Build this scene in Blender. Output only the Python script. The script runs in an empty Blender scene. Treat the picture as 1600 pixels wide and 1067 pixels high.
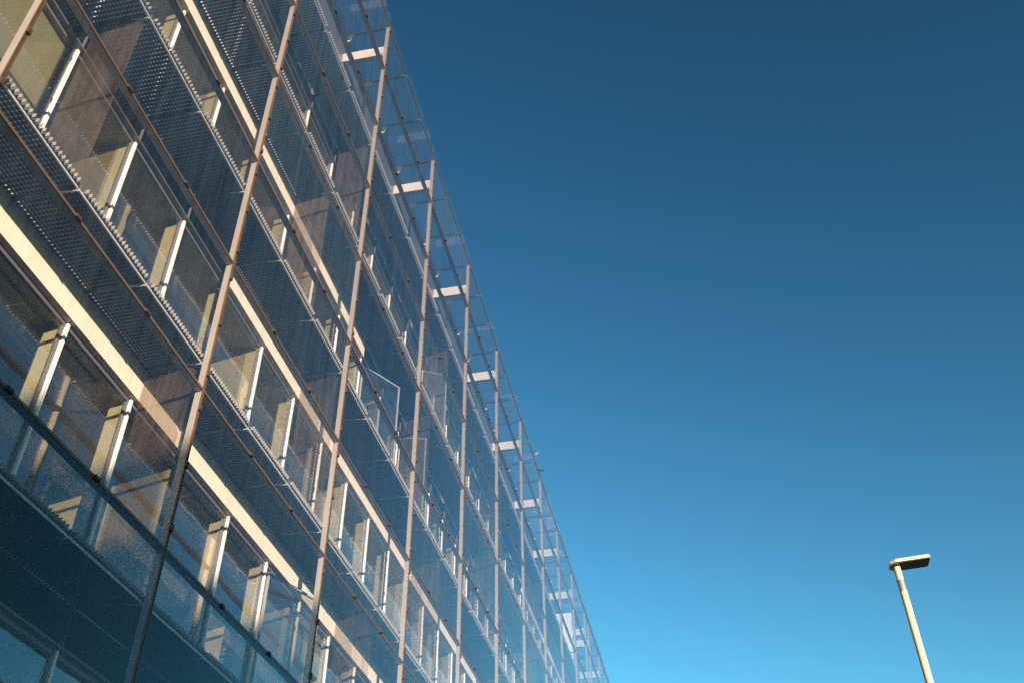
import bpy, math, random
from mathutils import Matrix, Vector

# ------------------------------------------------------------------ camera, sky, sun, exposure
scene = bpy.context.scene
col = scene.collection
D = 6.2                      # metres from the camera to the outer glass skin
EYE = 1.6
rnd = random.Random(7)

cam_data = bpy.data.cameras.new("camera")
cam = bpy.data.objects.new("camera", cam_data)
col.objects.link(cam)
cam_data.sensor_width = 36.0
cam_data.lens = 1531.93 / 1600 * 36.0
cam_data.clip_start = 0.1
cam_data.clip_end = 12000
_p, _a, _r = math.radians(39.9989), math.radians(10.8405), math.radians(-0.7654)
_h = Vector((-math.sin(_a), math.cos(_a), 0)); _rt = Vector((math.cos(_a), math.sin(_a), 0)); _z = Vector((0, 0, 1))
_F = _h * math.cos(_p) + _z * math.sin(_p)
_U = -_h * math.sin(_p) + _z * math.cos(_p)
_R2 = _rt * math.cos(_r) + _U * math.sin(_r)
_U2 = -_rt * math.sin(_r) + _U * math.cos(_r)
M = Matrix((_R2, _U2, -_F)).transposed().to_4x4()
M.translation = Vector((D, 0, EYE))
cam.matrix_world = M
scene.camera = cam

SUN_EL = math.radians(6.8)
SUN_AZ = math.atan2(0.573, -0.819)          # clockwise from +Y
world = bpy.data.worlds.new("World")
scene.world = world
world.use_nodes = True
wn = world.node_tree.nodes; wl = world.node_tree.links
bg = wn["Background"]
sky = wn.new("ShaderNodeTexSky")
sky.sky_type = 'NISHITA'
sky.sun_disc = False
sky.sun_elevation = SUN_EL
sky.sun_rotation = SUN_AZ
sky.altitude = 0
sky.air_density = 1.0
sky.dust_density = 0.3
sky.ozone_density = 1.5
gam = wn.new("ShaderNodeGamma")
gam.inputs[1].default_value = 1.85         # the deep contrast of the polarised sky in the photograph

cap = wn.new("ShaderNodeVectorMath"); cap.operation = 'MINIMUM'; cap.inputs[1].default_value = (3.2, 3.2, 3.2)
wl.new(sky.outputs[0], cap.inputs[0]); wl.new(cap.outputs[0], gam.inputs[0]); 
tint = wn.new("ShaderNodeMix"); tint.data_type = 'RGBA'; tint.blend_type = 'MULTIPLY'; tint.inputs[0].default_value = 1.0
tint.inputs[7].default_value = (0.58, 0.96, 0.86, 1)
wl.new(gam.outputs[0], tint.inputs[6]); wl.new(tint.outputs[2], bg.inputs[0])
bg.inputs[1].default_value = 0.0505

sun_data = bpy.data.lights.new("sun", 'SUN')
sun_data.energy = 5.0
sun_data.angle = math.radians(0.53)
sun_data.color = (1.0, 0.80, 0.59)
sun = bpy.data.objects.new("sun", sun_data)
col.objects.link(sun)
_sd = Vector((math.sin(SUN_AZ) * math.cos(SUN_EL), math.cos(SUN_AZ) * math.cos(SUN_EL), math.sin(SUN_EL)))
sun.rotation_euler = _sd.to_track_quat('Z', 'Y').to_euler()
sun.location = (30, -40, 60)

vs = scene.view_settings
vs.view_transform = 'Standard'
vs.look = 'None'
vs.exposure = 1.55
vs.gamma = 1.0
vs.use_curve_mapping = False
scene.render.engine = 'CYCLES'
cy = scene.cycles
cy.max_bounces = 14
cy.transparent_max_bounces = 40
cy.glossy_bounces = 6
cy.diffuse_bounces = 4
cy.caustics_reflective = False
cy.caustics_refractive = False
cy.use_denoising = False

# ------------------------------------------------------------------ materials
def new_mat(name):
    m = bpy.data.materials.new(name); m.use_nodes = True
    n = m.node_tree.nodes; l = m.node_tree.links
    for x in list(n): n.remove(x)
    out = n.new("ShaderNodeOutputMaterial")
    return m, n, l, out

def solid(name, c, rough=0.6, metal=0.0, var=0.12, scale=6.0, stretch=(1, 1, 1), bump=0.0, spec=0.5):
    m, n, l, out = new_mat(name)
    b = n.new("ShaderNodeBsdfPrincipled")
    b.inputs["Roughness"].default_value = rough
    b.inputs["Metallic"].default_value = metal
    b.inputs["Specular IOR Level"].default_value = spec
    tc = n.new("ShaderNodeTexCoord"); mp = n.new("ShaderNodeMapping")
    mp.inputs["Scale"].default_value = stretch
    l.new(tc.outputs["Object"], mp.inputs[0])
    geo = n.new("ShaderNodeObjectInfo")
    ns = n.new("ShaderNodeTexNoise"); ns.inputs["Scale"].default_value = scale; ns.inputs["Detail"].default_value = 6
    ad = n.new("ShaderNodeVectorMath"); ad.operation = 'ADD'
    l.new(mp.outputs[0], ad.inputs[0]); l.new(geo.outputs["Location"], ad.inputs[1])
    l.new(ad.outputs[0], ns.inputs["Vector"])
    mx = n.new("ShaderNodeMix"); mx.data_type = 'RGBA'
    mx.inputs[6].default_value = tuple(x * (1 - var) for x in c) + (1,)
    mx.inputs[7].default_value = tuple(min(1, x * (1 + var)) for x in c) + (1,)
    l.new(ns.outputs["Fac"], mx.inputs[0])
    l.new(mx.outputs[2], b.inputs["Base Color"])
    if bump:
        bp = n.new("ShaderNodeBump"); bp.inputs["Strength"].default_value = bump; bp.inputs["Distance"].default_value = 0.01
        l.new(ns.outputs["Fac"], bp.inputs["Height"]); l.new(bp.outputs[0], b.inputs["Normal"])
    l.new(b.outputs[0], out.inputs[0])
    return m

def glass(name, tint, r0=0.04, dirt_haze=0.04, dirt_haze_col=(0.5, 0.48, 0.45), streak=(1, 1, 1), wave=0.0, wave_scale=1.2, power=5.0):
    """flat sheet glass: clear transmission, mirror reflection growing to grazing angles, a film of dust and haze"""
    m, n, l, out = new_mat(name)
    tr = n.new("ShaderNodeBsdfTransparent"); tr.inputs[0].default_value = tint + (1,)
    gl = n.new("ShaderNodeBsdfGlossy"); gl.inputs["Roughness"].default_value = 0.0; gl.inputs[0].default_value = (1, 1, 1, 1)
    lw = n.new("ShaderNodeLayerWeight"); lw.inputs[0].default_value = 0.5
    pw = n.new("ShaderNodeMath"); pw.operation = 'POWER'; pw.inputs[1].default_value = power
    ma = n.new("ShaderNodeMath"); ma.operation = 'MULTIPLY_ADD'; ma.inputs[1].default_value = 1 - r0; ma.inputs[2].default_value = r0
    l.new(lw.outputs["Facing"], pw.inputs[0]); l.new(pw.outputs[0], ma.inputs[0])
    mix = n.new("ShaderNodeMixShader")
    l.new(ma.outputs[0], mix.inputs[0]); l.new(tr.outputs[0], mix.inputs[1]); l.new(gl.outputs[0], mix.inputs[2])
    tc = n.new("ShaderNodeTexCoord"); oi = n.new("ShaderNodeObjectInfo")
    if wave:
        ad = n.new("ShaderNodeVectorMath"); ad.operation = 'ADD'
        l.new(tc.outputs["Object"], ad.inputs[0]); l.new(oi.outputs["Location"], ad.inputs[1])
        nz = n.new("ShaderNodeTexNoise"); nz.inputs["Scale"].default_value = wave_scale; nz.inputs["Detail"].default_value = 1.0
        l.new(ad.outputs[0], nz.inputs["Vector"])
        bp = n.new("ShaderNodeBump"); bp.inputs["Strength"].default_value = 1.0; bp.inputs["Distance"].default_value = wave
        l.new(nz.outputs["Fac"], bp.inputs["Height"]); l.new(bp.outputs[0], gl.inputs["Normal"])
    last = mix
    if dirt_haze:
        mp = n.new("ShaderNodeMapping"); mp.inputs["Scale"].default_value = streak
        ad2 = n.new("ShaderNodeVectorMath"); ad2.operation = 'ADD'
        l.new(tc.outputs["Object"], ad2.inputs[0]); l.new(oi.outputs["Location"], ad2.inputs[1])
        l.new(ad2.outputs[0], mp.inputs[0])
        ns = n.new("ShaderNodeTexNoise"); ns.inputs["Scale"].default_value = 1.0; ns.inputs["Detail"].default_value = 8; ns.inputs["Roughness"].default_value = 0.65
        l.new(mp.outputs[0], ns.inputs["Vector"])
        mr = n.new("ShaderNodeMapRange"); mr.inputs["From Min"].default_value = 0.32; mr.inputs["From Max"].default_value = 0.72
        mr.inputs["To Min"].default_value = dirt_haze * 0.3; mr.inputs["To Max"].default_value = dirt_haze * 1.7
        l.new(ns.outputs["Fac"], mr.inputs[0])
        df = n.new("ShaderNodeBsdfDiffuse"); df.inputs[0].default_value = dirt_haze_col + (1,)
        tl = n.new("ShaderNodeBsdfTranslucent"); tl.inputs[0].default_value = dirt_haze_col + (1,)
        dm = n.new("ShaderNodeMixShader"); dm.inputs[0].default_value = 0.5
        l.new(df.outputs[0], dm.inputs[1]); l.new(tl.outputs[0], dm.inputs[2])
        m2 = n.new("ShaderNodeMixShader")
        cs = n.new("ShaderNodeMath"); cs.operation = 'SUBTRACT'; cs.inputs[0].default_value = 1.08
        l.new(lw.outputs["Facing"], cs.inputs[1])
        dv = n.new("ShaderNodeMath"); dv.operation = 'DIVIDE'; dv.use_clamp = True
        rv_ = n.new("ShaderNodeMapRange"); rv_.inputs["To Min"].default_value = 0.5; rv_.inputs["To Max"].default_value = 1.7
        l.new(oi.outputs["Random"], rv_.inputs[0])
        mm = n.new("ShaderNodeMath"); mm.operation = 'MULTIPLY'
        l.new(mr.outputs[0], mm.inputs[0]); l.new(rv_.outputs[0], mm.inputs[1])
        l.new(mm.outputs[0], dv.inputs[0]); l.new(cs.outputs[0], dv.inputs[1])
        l.new(dv.outputs[0], m2.inputs[0]); l.new(mix.outputs[0], m2.inputs[1]); l.new(dm.outputs[0], m2.inputs[2])
        last = m2
    l.new(last.outputs[0], out.inputs[0])
    return m

MT = {}
MT['post'] = solid("weathered_brown_metal", (0.34, 0.285, 0.24), 0.45, 0.2, 0.18, 3.0, (3, 3, 0.4))
MT['cap'] = solid("bronze_cap_strip", (0.14, 0.085, 0.05), 0.45, 0.4, 0.4, 9.0)
MT['purlin'] = solid('dull_purlin_metal', (0.19, 0.16, 0.145), 0.5, 0.3, 0.2, 4.0)
MT['clamp'] = solid("dark_clamp_metal", (0.045, 0.03, 0.022), 0.6, 0.2, 0.5, 30.0)
MT['grating'] = solid("galvanised_grating_shaded", (0.065, 0.085, 0.125), 0.42, 0.2, 0.6, 2.5)  # shade, sky blue and blotchy glass reflections put into the steel colour
MT['edge'] = solid("pale_edge_steel", (0.50, 0.48, 0.45), 0.45, 0.2, 0.15, 8.0)
MT['teeth'] = solid("galvanised_ends_sunlit", (0.28, 0.25, 0.225), 0.5, 0.1, 0.4, 8.0)  # paler copy of the grating steel, sunlight on the ends put into the colour
MT['fascia'] = solid("cream_fascia_panel", (0.68, 0.565, 0.45), 0.7, 0.0, 0.22, 2.2, (1, 4, 0.7), bump=0.2)
MT['frame'] = solid("white_window_paint", (0.74, 0.69, 0.63), 0.4, 0.0, 0.08, 5.0)
MT['reveal'] = solid("pale_yellow_board", (0.76, 0.69, 0.46), 0.7, 0.0, 0.10, 3.0)
MT['grey_frame'] = solid("grey_window_frame", (0.13, 0.12, 0.12), 0.4, 0.2, 0.1, 5.0)
MT['blind'] = solid('olive_blind_cloth', (0.46, 0.42, 0.26), 0.9, 0.0, 0.12, 2.0, (1, 5, 0.5))
MT['casement'] = solid('grey_casement_paint', (0.28, 0.28, 0.28), 0.4, 0.1, 0.08, 5.0)
MT['room'] = solid("room_plaster", (0.42, 0.35, 0.19), 0.8, 0.0, 0.08, 1.0)
MT['ceiling'] = solid("room_ceiling", (0.50, 0.50, 0.46), 0.8, 0.0, 0.05, 1.0)
MT['parapet'] = solid("slate_parapet_cladding", (0.12, 0.12, 0.15), 0.35, 0.4, 0.2, 2.0)
MT['dark'] = solid("dark_floor", (0.10, 0.10, 0.10), 0.8)
MT['beam'] = solid("cream_roof_beam", (0.56, 0.49, 0.43), 0.6, 0.0, 0.16, 5.0)
MT['pane'] = glass("facade_glass", (0.965, 0.97, 0.985), 0.035, 0.0095, (0.27, 0.46, 0.64), (1.5, 7, 0.35), power=5.3)  # dust film tinted blue, the pale haze of the far bays is in its colour
MT['roof_pane'] = glass("roof_glass", (0.95, 0.98, 0.98), 0.04, 0.035, (0.36, 0.54, 0.68), (6, 0.8, 1))
MT['win'] = glass("window_glass", (0.92, 0.91, 0.84), 0.20, 0.012, (0.5, 0.5, 0.5), (1, 1, 1), wave=0.0018, wave_scale=2.5, power=4.0)
MT['spandrel'] = glass("spandrel_glass", (0.10, 0.14, 0.18), 0.24, 0.01, (0.3, 0.33, 0.38), wave=0.004, power=4.0)
MT['divider'] = glass("dusty_divider_glass", (0.88, 0.85, 0.82), 0.04, 0.075, (0.40, 0.29, 0.22), (9, 1, 1.5))
MT['ground'] = solid("paving_grey", (0.22, 0.21, 0.20), 0.9, 0, 0.15, 0.5)
MT['asphalt'] = solid("asphalt", (0.055, 0.055, 0.055), 0.9, 0, 0.2, 3.0)
MT['plaster'] = solid("ochre_plaster", (0.38, 0.33, 0.27), 0.9, 0, 0.12, 0.6)
MT['lamp'] = solid("cream_lamp_paint", (0.50, 0.385, 0.23), 0.45, 0, 0.06, 10.0)
MT['lamp_dark'] = solid("dark_lamp_lens", (0.02, 0.02, 0.022), 0.35, 0, 0.1, 10.0)
MT['bird_dark'] = solid("brown_feathers", (0.16, 0.12, 0.09), 0.8, 0, 0.4, 14.0)
MT['bird_pale'] = solid("pale_feathers", (0.62, 0.56, 0.50), 0.8, 0, 0.3, 10.0)

# ------------------------------------------------------------------ mesh helpers
BOXF = [(0, 3, 2, 1), (4, 5, 6, 7), (0, 1, 5, 4), (1, 2, 6, 5), (2, 3, 7, 6), (3, 0, 4, 7)]
class MB:
    def __init__(s): s.v = []; s.f = []; s.mi = []
    def box(s, x0, x1, y0, y1, z0, z1, mi=0):
        b = len(s.v)
        s.v += [(x0, y0, z0), (x1, y0, z0), (x1, y1, z0), (x0, y1, z0), (x0, y0, z1), (x1, y0, z1), (x1, y1, z1), (x0, y1, z1)]
        s.f += [tuple(b + i for i in q) for q in BOXF]; s.mi += [mi] * 6
    def prism(s, poly, axis, a, b, mi=0):
        """extrude a closed outline along an axis; outline given in the other two axes in order"""
        n = len(poly); o = len(s.v)
        for t in (a, b):
            for (p, q) in poly:
                s.v.append({'x': (t, p, q), 'y': (p, t, q), 'z': (p, q, t)}[axis])
        s.f.append(tuple(o + i for i in range(n))[::-1]); s.f.append(tuple(o + n + i for i in range(n)))
        for i in range(n):
            j = (i + 1) % n
            s.f.append((o + i, o + j, o + n + j, o + n + i))
        s.mi += [mi] * (n + 2)
    def tube(s, pts, radii, seg=20, mi=0):
        o = len(s.v)
        for k, (p, r) in enumerate(zip(pts, radii)):
            for i in range(seg):
                t = 2 * math.pi * i / seg
                s.v.append((p[0] + r * math.cos(t), p[1] + r * math.sin(t), p[2]))
        for k in range(len(pts) - 1):
            for i in range(seg):
                j = (i + 1) % seg
                s.f.append((o + k * seg + i, o + k * seg + j, o + (k + 1) * seg + j, o + (k + 1) * seg + i)); s.mi.append(mi)
        s.f.append(tuple(o + i for i in range(seg))[::-1]); s.f.append(tuple(o + (len(pts) - 1) * seg + i for i in range(seg))); s.mi += [mi, mi]
    def mesh(s, name, mats):
        me = bpy.data.meshes.new(name)
        me.from_pydata(s.v, [], s.f); me.update()
        if not isinstance(mats, (list, tuple)): mats = [mats]
        for m in mats: me.materials.append(m)
        if len(mats) > 1: me.polygons.foreach_set("material_index", s.mi)
        return me

def put(name, me, loc=(0, 0, 0), parent=None, rz=0.0, **kw):
    o = bpy.data.objects.new(name, me); col.objects.link(o)
    o.location = loc
    if rz: o.rotation_euler = (0, 0, rz)
    if parent is not None: o.parent = parent
    for k, v in kw.items(): o[k] = v
    return o

def thing(name, loc, label, cat, **kw):
    return put(name, None, loc, None, label=label, category=cat, **kw)

def Z(z): return EYE + z * D         # heights measured in camera distances above the eye

# ------------------------------------------------------------------ ground
mb = MB(); mb.box(-3000, 3000, -3000, 3000, -1.0, 0.0)
put("ground", mb.mesh("ground", MT['ground']), kind="structure")
mb = MB(); mb.box(11.5, 20.5, -600, 600, -0.4, 0.004)
put("road", mb.mesh("road", MT['asphalt']), kind="structure")
for i, x in enumerate((11.35, 20.5)):
    mb = MB(); mb.box(x, x + 0.15, -600, 600, -0.3, 0.13)
    put("kerb", mb.mesh("kerb", MT['fascia']), kind="structure")

# ------------------------------------------------------------------ the glass office building
BAY = 0.7926 * D; Y0 = 1.5718 * D; MOD = BAY / 3
ROW0 = 0.9336; ROWD = 0.3903
post_y = [Y0 + BAY * i for i in range(-2, 10)]
y_joint = post_y[-1] + MOD
post_y += [y_joint + BAY * i for i in range(0, 5)]
rows = [Z(ROW0 + ROWD * j) for j in range(-2, 8)]
ROOF = Z(4.0)
GZ = {k: Z(1.416 + 0.5835 * (k - 1)) for k in range(-1, 5)}
C_FASC = 0.1625 * D; C_WIN = 0.178 * D; C_WALL = 0.205 * D
YA, YB = post_y[0], post_y[-1]
mods = [YA + MOD * i for i in range(int(round((YB - YA) / MOD)))]
NEAR = 5.2 * D

B = thing("office_building", (0, 0, 0), "long glass fronted office building with metal grid and walkways behind the panes", "building")

# --- outer skin: posts
CW, CD = 0.022, 0.105
mb = MB()
pz0, pz1 = 0.0, ROOF - 0.02
def post_mesh():
    mb = MB()
    mb.box(-CD, -0.012, -CW, CW, pz0, pz1, 0)
    mb.box(-0.008, 0.006, -0.026, -0.010, pz0, pz1, 1)
    mb.box(-0.008, 0.006, 0.010, 0.026, pz0, pz1, 1)
    return mb.mesh("facade_post", [MT['post'], MT['cap']])
pm = post_mesh()
mb = MB(); mb.box(0.007, 0.028, -0.030, 0.030, -0.05, 0.05); mb.box(0.028, 0.036, -0.018, 0.018, -0.034, 0.034)
clamp_v = mb.mesh("clamp", MT['clamp'])
mb = MB(); mb.box(0.007, 0.026, -0.05, 0.05, -0.024, 0.024); mb.box(0.026, 0.034, -0.034, 0.034, -0.015, 0.015)
clamp_h = mb.mesh("clamp", MT['clamp'])
zs = [0.0] + rows + [ROOF]
for i, y in enumerate(post_y):
    p = put("facade_post", pm, (0, y, 0), B)
    if y < NEAR:
        for a, b in zip(rows[2:], rows[3:] + [ROOF]):
            for t in (0.12, 0.5, 0.88):
                put("clamp", clamp_v, (0, 0, a + (b - a) * t), p)

# --- outer skin: transoms and panes, one per bay and row
tm = {}
def transom_mesh(w):
    k = round(w, 3)
    if k not in tm:
        mb = MB()
        mb.box(-CD - 0.004, -0.010, CW + 0.001, w - CW - 0.001, -0.022, 0.022, 0)
        mb.box(-0.007, 0.006, 0.03, w - 0.03, -0.019, 0.019, 1)
        tm[k] = mb.mesh("transom", [MT['post'], MT['cap']])
    return tm[k]
gm = {}
def pane_mesh(w, h):
    k = (round(w, 3), round(h, 3))
    if k not in gm:
        mb = MB(); mb.box(-0.006, 0.006, 0.010, w - 0.010, 0.012, h - 0.012)
        gm[k] = mb.mesh("facade_pane", MT['pane'])
    return gm[k]
for y, y2 in zip(post_y, post_y[1:]):
    w = y2 - y
    for j, z in enumerate(rows):
        t = put("transom", transom_mesh(w), (0, y, z), B)
        if y < NEAR and j > 1:
            for q in (1 / 3, 2 / 3):
                put("clamp", clamp_h, (0, w * q, 0), t)
    for a, b in zip(zs, zs[1:]):
        put("facade_pane", pane_mesh(w, b - a), (0.0, y, a), B)

# --- glass roof of the cavity
mb = MB()
mb.box(-0.2026 * D, -0.03, -0.035, 0.035, -0.10, -0.065)
mb.box(-0.2026 * D, -0.03, -0.012, 0.012, -0.0645, -0.02)
purl = mb.mesh("roof_purlin", MT['purlin'])
mb = MB()
mb.prism([(-1.25, -0.085), (-1.05, -0.085), (-1.19, -0.42), (-1.25, -0.42)], 'y', -0.012, 0.012)
mb.box(-1.20, -1.08, -0.05, 0.05, -0.2, -0.16)
pbr = mb.mesh("purlin_bracket", MT['edge'])
mb = MB()
mb.box(-0.205 * D, 0.017 * D, 0.008, MOD - 0.008, -0.012, 0.0)
rp = mb.mesh("roof_pane", MT['roof_pane'])
mb = MB(); mb.box(-0.018, 0.014, 0.037, MOD - 0.037, -0.05, -0.02)
rail = mb.mesh("roof_edge_rail", MT['purlin'])
mb = MB(); mb.box(-C_WALL - 0.05, -CD - 0.002, -0.06, 0.06, 0, 0.062 * D)
mb.box(-C_WALL - 0.05, -CD - 0.006, -0.075, 0.075, -0.014, -0.001)
mb.box(-CD - 0.03, -CD - 0.004, -0.085, 0.085, 0.03, 0.34)
mb.box(-0.62, -0.61, -0.064, 0.064, 0.0005, 0.3835)
bm_ = mb.mesh("roof_beam", MT['beam'])
for y in mods:
    p = put("roof_purlin", purl, (0, y, ROOF), B)
    put("purlin_bracket", pbr, (0, 0, 0), p)
    put("roof_pane", rp, (0, y, ROOF), B)
    put("roof_edge_rail", rail, (0, y, ROOF), B)
for y in post_y:
    put("roof_beam", bm_, (0, y, Z(3.766)), B)

# --- walkway gratings
def grating_mesh():
    mb = MB()
    n = 25; st = MOD / n
    for i in range(n):
        y = (i + 0.5) * st
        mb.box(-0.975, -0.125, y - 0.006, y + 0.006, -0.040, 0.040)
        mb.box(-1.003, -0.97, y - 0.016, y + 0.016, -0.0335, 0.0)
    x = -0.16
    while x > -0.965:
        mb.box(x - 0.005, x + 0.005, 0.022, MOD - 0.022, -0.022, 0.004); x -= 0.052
    return mb.mesh("walkway_grating", MT['grating'])
gmesh = grating_mesh()
mb = MB()
for i in range(25):
    y = (i + 0.5) * MOD / 25
    if 1 <= i <= 23: mb.box(-0.1245, -0.075, y - 0.004, y + 0.004, -0.033, 0.025)
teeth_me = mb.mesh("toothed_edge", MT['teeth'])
mb = MB()
mb.box(-0.145, -0.137, 0.012, MOD - 0.012, -0.068, -0.0345); mb.box(-0.18, -0.145, 0.012, MOD - 0.012, -0.042, -0.0345)
edge_me = mb.mesh("edge_angle", MT['edge'])
mb = MB()
mb.prism([(-0.147, -0.0345), (-0.147, -0.088), (-0.19, -0.088), (-0.46, -0.0345)], 'y', -0.011, 0.011)
br_me = mb.mesh("bracket", MT['edge'])
mb = MB(); mb.box(-C_FASC - 0.02, -0.19, -0.011, 0.011, -0.045, 0.016)
arm_me = mb.mesh("support_arm", MT['grating'])
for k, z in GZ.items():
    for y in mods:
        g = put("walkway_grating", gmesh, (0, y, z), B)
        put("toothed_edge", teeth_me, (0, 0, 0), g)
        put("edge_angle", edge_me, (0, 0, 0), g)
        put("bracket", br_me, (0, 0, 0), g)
        put("support_arm", arm_me, (0, 0, 0), g)

# --- fascia bands
FH = 0.087 * D
mb = MB(); mb.box(-C_FASC - 0.10, -C_FASC, 0.006, MOD - 0.006, -FH, 0.16)
fasc = mb.mesh("fascia_panel", MT['fascia'])
mb = MB(); mb.box(-C_FASC - 0.10, -C_FASC - 0.03, 0.02, MOD - 0.02, -FH + 0.03, 0.16)
span = mb.mesh("spandrel_pane", MT['spandrel'])
mb = MB()
mb.box(-C_FASC - 0.11, -C_FASC - 0.01, 0.003, MOD - 0.003, -FH, -FH + 0.029)
mb.box(-C_FASC - 0.11, -C_FASC - 0.01, 0.003, 0.019, -FH + 0.0295, 0.16)
spfr = mb.mesh("spandrel_frame", MT['grey_frame'])
for k, z in GZ.items():
    for y in mods:
        u = y / D
        glazed = (k == 4 and u < 6.2) or (k == 0 and u < 2.2) or (k == 2 and u < 1.8) or (k == 3 and u > 2.85)
        if glazed:
            f = put("spandrel_frame", spfr, (0, y, z), B)
            put("spandrel_pane", span, (0, 0, 0), f)
        else:
            put("fascia_panel", fasc, (0, y, z), B)

# --- windows between the bands
def win_meshes(h):
    fr = MB()
    t = 0.045
    fr.box(-C_WIN - 0.06, -C_WIN + 0.03, 0.001, 0.047, 0, h, 0)                        # mullion
    fr.box(-C_WIN - 0.06, -C_WIN, 0.0555, MOD - 0.001, 0, 0.06, 1)
    fr.box(-C_WIN - 0.06, -C_WIN, 0.0555, MOD - 0.001, h - 0.07, h, 1)
    fr.box(-C_WIN - 0.05, -C_WIN - 0.005, MOD - 0.05, MOD - 0.001, 0.0605, h - 0.0705, 1)
    fm = fr.mesh("window", [MT['frame'], MT['grey_frame']])
    pn = MB(); pn.box(-C_WIN - 0.034, -C_WIN - 0.022, 0.056, MOD - 0.0505, 0.061, h - 0.071)
    pm = pn.mesh("window_pane", MT['win'])
    rv = MB(); rv.box(-C_WIN - 0.28, -C_WIN - 0.064, 0.0, 0.07, 0, h)
    rm = rv.mesh("reveal", MT['reveal'])
    return fm, pm, rm
wins = {}
WH = 0.5835 * D - FH - 0.162
fm, wpm, rvm = win_meshes(WH)
bl = {}
def blind(drop):
    if drop not in bl:
        mb = MB(); mb.box(-C_WIN - 0.10, -C_WIN - 0.09, 0.09, MOD - 0.06, WH * (1 - drop), WH - 0.03)
        mb.box(-C_WIN - 0.108, -C_WIN - 0.084, 0.09, MOD - 0.06, WH * (1 - drop) - 0.03, WH * (1 - drop) - 0.001)
        bl[drop] = mb.mesh("roller_blind", MT['blind'])
    return bl[drop]

for k in range(-1, 4):
    for i, y in enumerate(mods):
        w = put("window", fm, (0, y, GZ[k] + 0.161), B)
        put("window_pane", wpm, (0, 0, 0), w)
        put("reveal", rvm, (0, 0, 0), w)
        q = rnd.random()
        if (k == 1 and i in (2, 3)): put("roller_blind", blind(0.9), (0, 0, 0), w)
        elif q < 0.12 and y > 2.6 * D: put("roller_blind", blind((0.15, 0.3, 0.45, 0.75)[int(q / 0.031)]), (0, 0, 0), w)

# open casements hung in front of the windows
def casement(name, y, k, width, ang):
    h = WH - 0.25
    mb = MB(); t = 0.038
    mb.box(-0.02, 0.02, 0, t, 0, h); mb.box(-0.02, 0.02, width - t, width, 0, h)
    mb.box(-0.02, 0.02, t, width - t, 0, t); mb.box(-0.02, 0.02, t, width - t, h - t, h)
    o = put("open_casement", mb.mesh("open_casement", MT['casement']), (-C_WIN + 0.06, y + 0.05, GZ[k] + 0.22), B, rz=-math.radians(ang))
    mb = MB(); mb.box(-0.005, 0.005, t, width - t, t, h - t)
    put("casement_pane", mb.mesh("casement_pane", MT['win']), (0, 0, 0), o)
casement("c", 2.3644 * D, 0, 0.225 * D, 20)
casement("c", 2.893 * D, 2, 0.205 * D, 30)
casement("c", 3.685 * D, 3, 0.13 * D, 60)
casement("c", 3.42 * D, 2, 0.12 * D, 75)

# --- top storey cladding, slabs, rooms
mb = MB(); mb.box(-C_WALL - 0.12, -C_WALL, 0.004, MOD - 0.004, 0, ROOF - 0.1 - GZ[4] - 0.165)
pp = mb.mesh("parapet_panel", MT['parapet'])
for y in mods: put("parapet_panel", pp, (0, y, GZ[4] + 0.163), B)
for k, z in GZ.items():
    mb = MB(); mb.box(-9, -C_FASC - 0.115, YA, YB, z - FH + 0.02, z + 0.12)
    put("floor_slab", mb.mesh("floor_slab", MT['ceiling']), (0, 0, 0), B)
mb = MB(); mb.box(-9.3, -9.01, YA, YB, 0, ROOF - 0.6)
put("rear_wall", mb.mesh("rear_wall", MT['room']), (0, 0, 0), B)
mb = MB(); mb.box(-9, -C_WALL - 0.13, YA, YB, ROOF - 0.9, ROOF - 0.7)
put("flat_roof", mb.mesh("flat_roof", MT['dark']), (0, 0, 0), B)
for y in (YA - 0.2, YB + 0.01):
    mb = MB(); mb.box(-9.3, -C_WALL, y, y + 0.19, 0, ROOF - 0.6)
    put("end_wall", mb.mesh("end_wall", MT['room']), (0, 0, 0), B)
mb = MB(); mb.box(-6.2, -C_WIN - 0.29, 0.0, 0.07, 0, 0.5835 * D - FH - 0.11)
part = mb.mesh("partition", MT['room'])
for k in range(-1, 4):
    for i, y in enumerate(mods):
        if (i + k * 2) % 3 == 1:
            put("partition", part, (0, y, GZ[k] + 0.125), B)
    mb = MB(); mb.box(-6.4, -6.21, YA, YB, GZ[k] + 0.125, GZ[k] + 0.5835 * D - FH + 0.015)
    put("corridor_wall", mb.mesh("corridor_wall", MT['room']), (0, 0, 0), B)

# --- glass dividers across the cavity
def divider(u, k):
    h0, h1 = GZ[k - 1] + 0.03, GZ[k] - 0.06
    mb = MB()
    mb.prism([(-0.96, h0), (-0.20, h0), (-0.20, h1 - 0.12), (-0.32, h1), (-0.96, h1)], 'y', -0.006, 0.006)
    o = put("glass_divider", mb.mesh("glass_divider", MT['divider']), (0, u * D + 0.02, 0), B)
    mb = MB(); mb.box(-0.62, -0.61, -0.02, 0.02, h1 - 0.1, h1 + 0.055)
    put("divider_hanger", mb.mesh("divider_hanger", MT['edge']), (0, 0, 0), o)
m_ = 0.2642
for k, u0 in ((1, 1.5718), (2, 1.0434), (3, 2.1004 - 5 * m_), (4, 2.3644)):
    u = u0
    while u < 8:
        divider(u, k); u += 5 * m_

# white stair wall seen through the far end of the skin
mb = MB(); mb.box(-C_WALL, -0.15, 0, 0.15, GZ[4] + 0.03, Z(3.62))
put("stair_wall", mb.mesh("stair_wall", MT['frame']), (0, post_y[10] - 0.17, 0), B)

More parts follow.
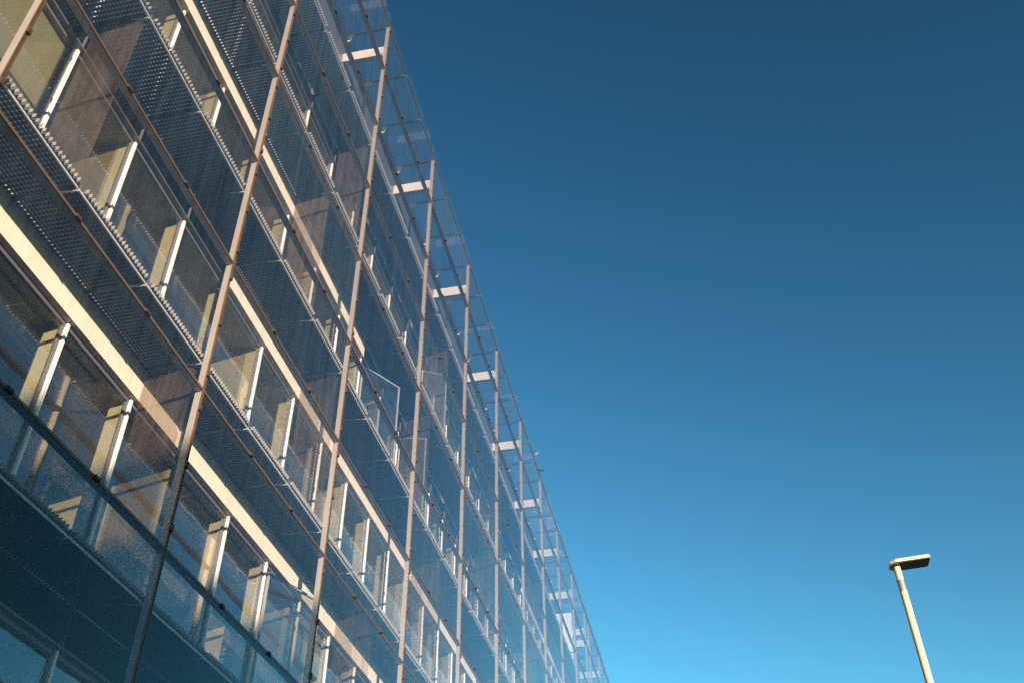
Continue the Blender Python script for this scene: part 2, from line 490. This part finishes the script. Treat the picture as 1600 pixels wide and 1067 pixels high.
# ------------------------------------------------------------------ building across the street that shades the lower storeys
H2 = Z(1.18) + 30 * math.tan(SUN_EL) / 0.573
O = thing("plaster_block", (33, -58, 0), "ochre plaster block with rows of windows across the street behind the photographer", "building")
mb = MB(); mb.box(-3, 3, -34, 34, 0, H2 - 0.3)
put("wall", mb.mesh("wall", MT['plaster']), (0, 0, 0), O)
mb = MB(); mb.box(-3.2, 3.2, -34.2, 34.2, H2 - 0.3, H2)
put("roof", mb.mesh("roof", MT['parapet']), (0, 0, 0), O)
mb = MB(); mb.box(-0.06, 0.0, -0.7, 0.7, 0, 1.7); wfm = mb.mesh("window", MT['frame'])
mb = MB(); mb.box(-0.08, -0.061, -0.62, 0.62, 0.08, 1.62); wpm2 = mb.mesh("pane", MT['lamp_dark'])
for r in range(4):
    for q in range(20):
        w = put("window", wfm, (-3, -31.5 + q * 3.3, 1.2 + r * 3.1), O)
        put("pane", wpm2, (0, 0, 0), w)

# ------------------------------------------------------------------ street lamp
LX, LY, LZ = D + 0.2105 * 16, 0.9776 * 16, EYE + 0.4641 * 16
L = thing("street_lamp", (LX, LY, 0), "tall cream street lamp with flat dark head against the blue sky", "street lamp")
mb = MB(); mb.tube([(0, 0, 0), (0, 0, 0.9), (0, 0, 0.92), (0, 0, LZ - 0.42)], [0.1, 0.1, 0.075, 0.056], 28)
put("pole", mb.mesh("pole", MT['lamp']), (0, 0, 0), L)
mb = MB(); mb.tube([(0, 0, LZ - 0.43), (0, 0, LZ - 0.25), (0, 0, LZ - 0.25), (0, 0, LZ - 0.235)], [0.0575, 0.0575, 0.062, 0.062], 28)
put("collar", mb.mesh("collar", MT['purlin']), (0, 0, 0), L)
mb = MB(); mb.tube([(0, 0, LZ - 0.236), (0, 0, LZ + 0.02)], [0.056, 0.056], 28)
put("spigot", mb.mesh("spigot", MT['lamp']), (0, 0, 0), L)
mb = MB()
out_ = [(-0.1, -0.10), (-0.02, -0.165), (0.50, -0.165), (0.53, -0.14), (0.53, 0.14), (0.50, 0.165), (-0.02, 0.165), (-0.1, 0.10)]
mb.prism(out_, 'z', 0.02, 0.072)
hd = put("lamp_head", mb.mesh("lamp_head", MT['lamp']), (0, 0, LZ), L)
hd.rotation_euler = (0, math.radians(-3.5), 0)
mb = MB(); mb.box(0.0, 0.518, -0.155, 0.155, 0.008, 0.0195)  # lens widened over the underside, its near-black colour stands for the shade there
put("lens", mb.mesh("lens", MT['lamp_dark']), (0, 0, 0), hd)

# ------------------------------------------------------------------ birds
def bird(loc, rz, span_, lift, mat, label):
    v = []; f = []
    n = 10
    prof = [(-0.19, 0.004, 0.0), (-0.13, 0.022, 0.0), (-0.08, 0.03, -0.004), (0.0, 0.048, -0.008), (0.07, 0.046, -0.004), (0.11, 0.03, 0.008), (0.14, 0.028, 0.014), (0.165, 0.02, 0.014), (0.18, 0.007, 0.010), (0.2, 0.002, 0.008)]
    for (x, r, z) in prof:
        for i in range(n):
            t = 2 * math.pi * i / n
            v.append((x, r * math.cos(t), z + r * 0.9 * math.sin(t)))
    for k in range(len(prof) - 1):
        for i in range(n):
            j = (i + 1) % n
            f.append((k * n + i, k * n + j, (k + 1) * n + j, (k + 1) * n + i))
    f.append(tuple(range(n))); f.append(tuple((len(prof) - 1) * n + i for i in range(n)))
    for s in (-1, 1):
        st = [(0.02, 0.08, -0.06, 0.012), (0.35, 0.10, -0.05, 0.011), (0.65, 0.07, -0.05, 0.008), (1.0, -0.03, -0.07, 0.003)]
        o = len(v)
        for (q, a, b, t) in st:
            y = s * q * span_ / 2; z = lift * q * span_ / 2 + 0.015
            v += [(a, y, z), (0.5 * (a + b), y, z + t), (b, y, z), (0.5 * (a + b), y, z - t)]
        for k in range(3):
            for i in range(4):
                j = (i + 1) % 4
                f.append((o + k * 4 + i, o + k * 4 + j, o + (k + 1) * 4 + j, o + (k + 1) * 4 + i))
        f.append((o, o + 1, o + 2, o + 3)); f.append(tuple(o + 12 + i for i in range(4)))
    o = len(v)
    v += [(-0.15, -0.02, 0.006), (-0.15, 0.02, 0.006), (-0.26, 0.05, 0.003), (-0.26, -0.05, 0.003), (-0.15, -0.02, -0.006), (-0.15, 0.02, -0.006), (-0.26, 0.05, -0.003), (-0.26, -0.05, -0.003)]
    f += [tuple(o + i for i in q) for q in BOXF]
    me = bpy.data.meshes.new("bird"); me.from_pydata(v, [], f); me.update(); me.materials.append(mat)
    o = put("bird", me, loc, None, rz, label=label, category="bird", group="birds flying by the roof edge")
    return o
R_ = 58.0
bird((D - 0.1616 * R_, 0.9869 * R_, EYE + 0.6597 * R_), math.radians(-80), 0.42, 0.9, MT['bird_pale'], "small pale bird flying just above the brown one by the roof edge")
bird((D - 0.1561 * R_, 0.9877 * R_, EYE + 0.6372 * R_), math.radians(-78), 0.50, -0.15, MT['bird_dark'], "small brown bird with wings spread below the pale one by the roof edge")
